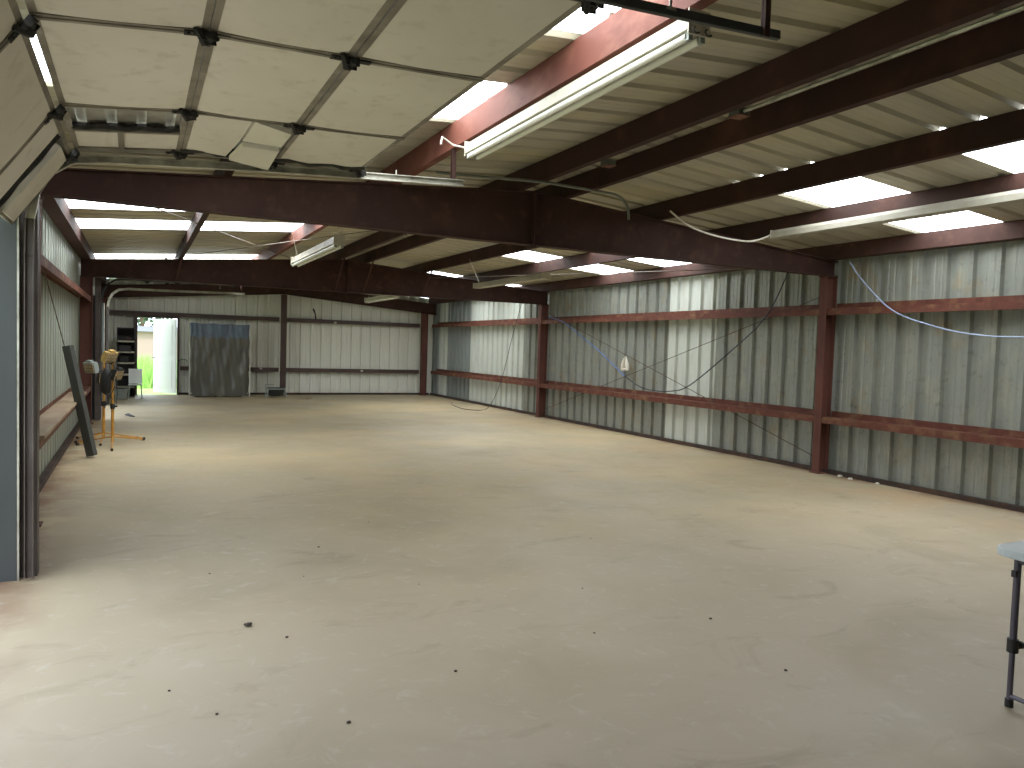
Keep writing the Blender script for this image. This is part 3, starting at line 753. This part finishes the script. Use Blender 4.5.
# ------------------------------------------------------------------ far end objects
# shelf
SH = empty('shelf_unit', (-.255, 21.7, 0)); tag(SH, 'dark shelving unit with pale shelf edges left of the far doorway', 'shelf')
mb = MB(); mb.box(-.47,-.05, 21.89, 21.9, 0, 1.79); mb.build('back_panel', M['shelfdark'], SH)
for x in (-.47, -.065):
    mb = MB(); mb.box(x, x+.018, 21.5, 21.89, 0, 1.79); mb.build('side_panel', M['shelfdark'], SH)
mb = MB(); mb.box(-.452,-.066, 21.5, 21.89, 1.765, 1.79); mb.build('top', M['shelfdark'], SH)
for z in (1.42, 1.14, .86, .56, .24):
    mb = MB(); mb.box(-.451,-.066, 21.495, 21.888, z, z+.035); mb.build('shelf_board', M['shelfedge'], SH)
for (x0_, w_, h_, z_, mt) in ((-.44,.15,.12,1.455,'rubber'),(-.26,.12,.1,1.455,'darkred'),(-.42,.28,.16,1.175,'shelfdark'),(-.4,.2,.17,.895,'rubber')):
    root = empty('storage_box', (x0_+w_/2, 21.7, z_)); nm = {'rubber':'black','darkred':'reddish brown','shelfdark':'dark grey'}[mt]
    wh = {1.455:'top open shelf',1.175:'second shelf',.895:'third shelf'}[z_]
    tag(root, '%s box on the %s of the dark shelving unit' % (nm, wh), 'box')
    mb = MB(); mb.box(x0_, x0_+w_, 21.56, 21.84, z_, z_+h_-.02); mb.build('box_body', M[mt], root, bevel=.004)
    mb = MB(); mb.box(x0_-.004, x0_+w_+.004, 21.555, 21.845, z_+h_-.02, z_+h_); mb.build('lid', M[mt], root, bevel=.003)
# grey bin and white chair in front of the shelf
mb = MB(); c = (-.36, 20.9, 0)
prof = [(.17,0),(.18,.02),(.215,.22),(.235,.225),(.235,.25),(.215,.25),(.205,.23),(.165,.03),(.02,.028)]
mb.lathe(c, prof, 4, sx=1, sy=.8); o = mb.build('storage_bin', M['bing'], origin=c, bevel=.01); o.rotation_euler = (0,0,math.radians(45)); tag(o, 'low pale grey storage bin in front of the shelf', 'bin')
CH = empty('plastic_chair', (-.04, 21.05, 0)); tag(CH, 'small white plastic chair between the shelf and the doorway', 'chair')
mb = MB(); mb.box(-.2, .12, 20.9, 21.2, .34, .365); mb.build('seat', M['binw'], CH, bevel=.008)
mb = MB(); mb.obox((-.04, 21.22, .56), (1,0,0), (0,.2,1), (0,1,-.2), .155, .19, .01); mb.build('backrest', M['binw'], CH, bevel=.006)
for sx in (-1, 1):
    for sy in (-1, 1):
        mb = MB(); mb.tube([(-.04+sx*.13, 21.05+sy*.12, .34), (-.04+sx*.155, 21.05+sy*.15, 0)], .014, 8); mb.build('leg', M['bing'], CH, smooth=True)
# wrapped stack
W = empty('wrapped_stack', (2.02, 21.85, 0)); tag(W, 'tall stack wrapped in dark crinkled plastic with a blue top, beside the far doorway', 'wrapped stack')
mb = MB(); nx, nz = 44, 52
def wrap_pt(i, j):
    u, v = i/nx, j/nz; x = 1.27 + u*1.49; z = .03 + v*1.95
    edge = min(u, 1-u)
    d = .010*math.sin(u*37+2*math.sin(v*5)) + .012*math.sin(u*15 - v*9) + .005*math.sin(v*17+u*21) + .005*math.sin(u*71+v*13)
    sag_ = .05*math.exp(-((edge)/.04)**2)
    return (x + .01*math.sin(v*23)*(1 if u < .5 else -1), 21.56 + d*min(1, edge*12+.2) + sag_, z + (.012*math.sin(u*21) if j == nz else 0) )
grid = [[wrap_pt(i, j) for i in range(nx+1)] for j in range(nz+1)]
for j in range(nz):
    for i in range(nx):
        mb.face([grid[j][i], grid[j][i+1], grid[j+1][i+1], grid[j+1][i]], 1 if j/nz > .80 + .012*math.sin(i*.9) else 0)
for i in range(nx): mb.face([grid[nz][i], grid[nz][i+1], (grid[nz][i+1][0],22.12,1.99), (grid[nz][i][0],22.12,1.99)], 1)
for j in range(nz):
    mi = 1 if j/nz > .8 else 0
    mb.face([grid[j+1][0], (1.27,22.12,grid[j+1][0][2]), (1.27,22.12,grid[j][0][2]), grid[j][0]], mi)
    mb.face([grid[j][nx], (2.76,22.12,grid[j][nx][2]), (2.76,22.12,grid[j+1][nx][2]), grid[j+1][nx]], mi)
mb.face([(1.27,22.12,.03),(2.76,22.12,.03),(2.76,22.12,1.99),(1.27,22.12,1.99)], 0)
mb.build('plastic_wrap', [M['tarp'], M['tarpblue']], W, smooth=True, fix=False)
mb = MB(); 
for x in (1.3, 1.95, 2.6): mb.box(x, x+.12, 21.64, 22.1, 0, .09)
mb.box(1.27, 2.76, 21.6, 21.7, .09, .11)
mb.build('pallet', M['palewood'], W)
for x in (1.235, 2.775):
    mb = MB(); mb.box(x, x+.02, 21.58, 21.62, .0, 1.82 if x < 2 else 1.95); mb.build('edge_strip', M['palewood' if x < 2 else 'far'], W)
# hoop hanging on rail
mb = MB(); mb.tube([V((1.13+.13*math.cos(t), 22.33, .86+.13*math.sin(t))) for t in [k*math.pi/9 for k in range(-1,11)]], .008, 6)
o = mb.build('wire_hoop', M['darkcord'], origin=(1.13,22.33,.86), smooth=True); tag(o, 'dark wire hoop standing on the far wall rail between doorway and wrapped stack', 'hoop')
# black tub on a stand
TB = empty('tub_on_stand', (3.43, 21.25, 0)); tag(TB, 'black plastic tub on a small grey stand at the foot of the far middle post', 'tub')
mb = MB(); mb.lathe((3.43,21.25,.05), [(.15,0),(.19,.03),(.23,.2),(.25,.205),(.25,.23),(.225,.23),(.21,.21),(.17,.06),(.01,.05)], 22, sx=1, sy=.75); mb.build('tub', M['tub'], TB, smooth=True)
for sx in (-1, 1):
    for sy in (-1, 1):
        mb = MB(); mb.tube([(3.43+sx*.22, 21.25+sy*.15, .25), (3.43+sx*.27, 21.25+sy*.17, 0)], .014, 8); mb.build('leg', M['bing'], TB, smooth=True)
mb = MB(); mb.tube([(3.43+.27*math.cos(t), 21.25+.19*math.sin(t), .25) for t in [k*math.pi/12 for k in range(25)]], .013, 8); mb.tube([(3.17,21.21,.25),(3.13,21.2,.36),(3.36,21.2,.37)], .01, 6); mb.build('stand_ring', M['bing'], TB, smooth=True)
# bits fixed on the far wall rails
for (x, z, lab) in ((5.3,2.17,'small white tag on the upper rail of the far wall'),(6.14,.735,'small white cap on the lower rail of the far wall, right of the post'),(3.18,.76,'small white cap on the lower rail between the wrapped stack and the post')):
    mb = MB(); mb.box(x-.035, x+.035, YF-.215, YF-.194, z-.02, z+.03); mb.tube([(x, YF-.195, z), (x, YF-.23, z)], .012, 8)
    o = mb.build('wall_tag', M['litter'], origin=(x, YF-.2, z)); tag(o, lab, 'tag')
mb = MB(); mb.tube([(4.72,22.36,2.24),(4.70,22.34,2.4),(4.66,22.33,2.5),(4.63,22.33,2.56)], [.025,.018,.03,.02], 8)
o = mb.build('hanging_glove', M['rubber'], origin=(4.7,22.35,2.24), smooth=True); tag(o, 'dark rag-like object standing on the upper rail of the far wall', 'rag')
# white twist of plastic on the right wall
mb = MB(); bx_, by_, bz_ = 8.36, 11.75, 1.22
for s in (-1, 1): mb.tube([(bx_, by_+s*.09, bz_), (bx_, by_+s*.06, bz_+.1), (bx_, by_+s*.04, bz_+.2), (bx_, by_+s*.015, bz_+.27)], [.03,.045,.022,.004], 8)
mb.tube([(bx_,by_-.09,bz_+.02),(bx_,by_+.09,bz_+.02)], .03, 6)
o = mb.build('plastic_twist', M['litter'], origin=(bx_,by_,bz_), smooth=True); tag(o, 'white two-pointed plastic scrap hanging on the middle right wall', 'scrap')

# ------------------------------------------------------------------ litter and grit on the floor
def lump(name, x, y, r, m, label, cat, group=None, fl=.5):
    bm = bmesh.new(); bmesh.ops.create_icosphere(bm, subdivisions=2, radius=r)
    for v in bm.verts:
        k = 1 + random.uniform(-.28, .28); v.co = V((v.co.x*k*random.uniform(.9,1.2), v.co.y*k, v.co.z*k*fl))
    zmin = min(v.co.z for v in bm.verts)
    for v in bm.verts: v.co.z -= zmin
    me = bpy.data.meshes.new(name); bm.to_mesh(me); bm.free(); me.materials.append(M[m])
    o = bpy.data.objects.new(name, me); COL.objects.link(o); o.location = (x, y, 0); tag(o, label, cat, group); return o
lump('dirt_clod', .553, 4.217, .02, 'grit', 'largest dark dirt clod on the near left floor', 'dirt')
for (x, y) in ((.21,3.6),(.62,3.9),(1.45,3.25),(.35,2.7),(1.2,2.45),(.8,2.9),(2.2,3.3),(2.6,4.1),(1.7,4.6),(.95,4.9),(3.4,5.2),(2.9,2.6),(1.35,5.6),(.5,5.3),(1.9,6.4),(3.0,3.4),(.3,3.2),(.2,2.5)):
    lump('grit_crumb', x+random.uniform(-.1,.1), y+random.uniform(-.1,.1), random.uniform(.004,.009), 'grit', 'tiny dark crumb of grit scattered on the near floor', 'grit', 'grit crumbs on the near floor')
for (x, y) in ((8.28,6.55),(8.34,6.2),(8.33,6.75)):
    lump('leaf_litter', x, y, .03, 'litter', 'small pale scrap at the foot of the right wall just past the near column', 'litter', 'scraps by the right wall')
for (x, y) in ((-.55,11.4),(-.62,11.7),(-.5,11.6)):
    lump('leaf_litter', x, y, .022, 'litter', 'small pale scrap on the floor under the leaning steel beam', 'litter', 'scraps under the leaning beam')
mb = MB(); mb.tube([(-.20,16.5,.02),(-.15,16.42,.03),(-.11,16.3,.02),(-.04,16.2,.012)], [.015,.028,.024,.01], 8)
o = mb.build('rubber_scrap', M['rubber'], origin=(-.15,16.4,.0), smooth=True); tag(o, 'short curved black rubber scrap on the floor beyond the yellow stands', 'scrap')
mb = MB(); mb.box(4.0,4.22,20.6,20.68,0,.02); mb.box(4.15,4.3,20.64,20.74,.02,.035); o = mb.build('wood_chip', M['board'], origin=(4.1,20.65,0)); tag(o, 'brown wood chip on the floor right of the black tub', 'wood chip')

# ------------------------------------------------------------------ outside
mb = MB(); mb.box(-40, 40, -20, 70, -.2, -.12); o = mb.build('ground', M['grass']); tag(o, kind='structure')
mb = MB(); mb.box(-4.5, XL-.052, YN, 21.5, -.12, -.005); o = mb.build('apron', M['apron']); tag(o, kind='structure')
# outbuilding beyond the far door
B_ = empty('outbuilding', (1.2, 60, -.12)); tag(B_, 'tan outbuilding with a grey roof beyond the far doorway', 'building')
mb = MB(); mb.box(-5, 9, 59, 65, -.12, 1.95); mb.build('wall', M['stucco'], B_)
mb = MB(); mb.hexa([(-5.4,58.6,1.95),(9.4,58.6,1.95),(9.4,65.4,1.95),(-5.4,65.4,1.95),(-5.2,61,2.35),(9.2,61,2.35),(9.2,63,2.35),(-5.2,63,2.35)]); mb.build('roof', M['roofgrey'], B_)
def tree(x, y, h, r, label, seed):
    random.seed(seed); root = empty('tree', (x, y, -.12)); tag(root, label, 'tree')
    mb = MB(); mb.tube([(x,y,-.12),(x+.1,y,h*.3),(x-.1,y+.1,h*.6)], [.22,.17,.08], 8); mb.build('trunk', M['trunk'], root, smooth=True)
    bm = bmesh.new()
    for k in range(1500):
        th, ph = random.uniform(0, 2*math.pi), math.acos(random.uniform(-1, 1)); rr_ = r*random.uniform(.45, 1)**.5*(1+.25*math.sin(th*3)*math.sin(ph*4))
        c = V((rr_*math.sin(ph)*math.cos(th), rr_*math.sin(ph)*math.sin(th), h*.68 + rr_*.8*math.cos(ph)))
        s = random.uniform(.14,.3); a = V([random.uniform(-1,1) for _ in range(3)]).normalized(); b2 = a.orthogonal().normalized()
        vs = [bm.verts.new(c+a*s), bm.verts.new(c+b2*s*.6), bm.verts.new(c-a*s), bm.verts.new(c-b2*s*.6)]
        bm.faces.new(vs)
    me = bpy.data.meshes.new('crown'); bm.to_mesh(me); bm.free(); me.materials.append(M['leaf'])
    o = bpy.data.objects.new('crown', me); COL.objects.link(o); o.parent = root
tree(.3, 72, 8, 3.6, 'green leafy tree rising above the outbuilding roof beyond the far doorway', 3)
# tall grass beyond the far doorway
random.seed(11); bm = bmesh.new()
for k in range(1600):
    x, y = random.uniform(-1.2, 2.2), random.uniform(27, 34); h = random.uniform(.35, 1.0); w = random.uniform(.02, .04); lx, ly = random.uniform(-.25,.25), random.uniform(-.2,.2)
    a, b1, c = bm.verts.new((x-w,y,-.12)), bm.verts.new((x+w,y,-.12)), bm.verts.new((x+lx,y+ly,h))
    bm.faces.new((a, b1, c))
me = bpy.data.meshes.new('tall_grass'); bm.to_mesh(me); bm.free(); me.materials.append(M['blade'])
o = bpy.data.objects.new('tall_grass', me); COL.objects.link(o); tag(o, 'tall pale green grass growing outside the far doorway', 'grass', kind='stuff')

# ------------------------------------------------------------------ world, sun
w = bpy.data.worlds.new('World'); SC.world = w; w.use_nodes = True
bg = w.node_tree.nodes['Background']; bg.inputs['Color'].default_value = (.80, .89, 1.0, 1); bg.inputs['Strength'].default_value = 3.9
sl = bpy.data.lights.new('Sun', 'SUN'); sl.energy = 2.6; sl.angle = math.radians(4); sl.color = (1, .97, .9)
so = bpy.data.objects.new('Sun', sl); COL.objects.link(so); so.rotation_euler = (math.radians(42), 0, math.radians(35))

# ------------------------------------------------------------------ camera
f, yaw, pit, rol, h = 742.3, .46827, .04783, .0316, 1.57
F = V((math.sin(yaw)*math.cos(pit), math.cos(yaw)*math.cos(pit), -math.sin(pit)))
R = V((math.cos(yaw), -math.sin(yaw), 0)); U = R.cross(F)
R2 = R*math.cos(rol)+U*math.sin(rol); U2 = -R*math.sin(rol)+U*math.cos(rol)
cam = bpy.data.cameras.new('Camera'); co = bpy.data.objects.new('Camera', cam); COL.objects.link(co)
cam.sensor_width = 36; cam.sensor_fit = 'HORIZONTAL'; cam.lens = f/1024*36; cam.clip_start = .05; cam.clip_end = 300
Mx = Matrix((( R2.x, U2.x, -F.x, 0), (R2.y, U2.y, -F.y, 0), (R2.z, U2.z, -F.z, h), (0,0,0,1)))
co.matrix_world = Mx
SC.camera = co

SC.view_settings.view_transform = 'Standard'; SC.view_settings.look = 'None'
SC.view_settings.exposure = 0; SC.view_settings.gamma = 1; SC.view_settings.use_curve_mapping = False
SC.cycles.use_denoising = True
SC.cycles.max_bounces = 10; SC.cycles.diffuse_bounces = 6
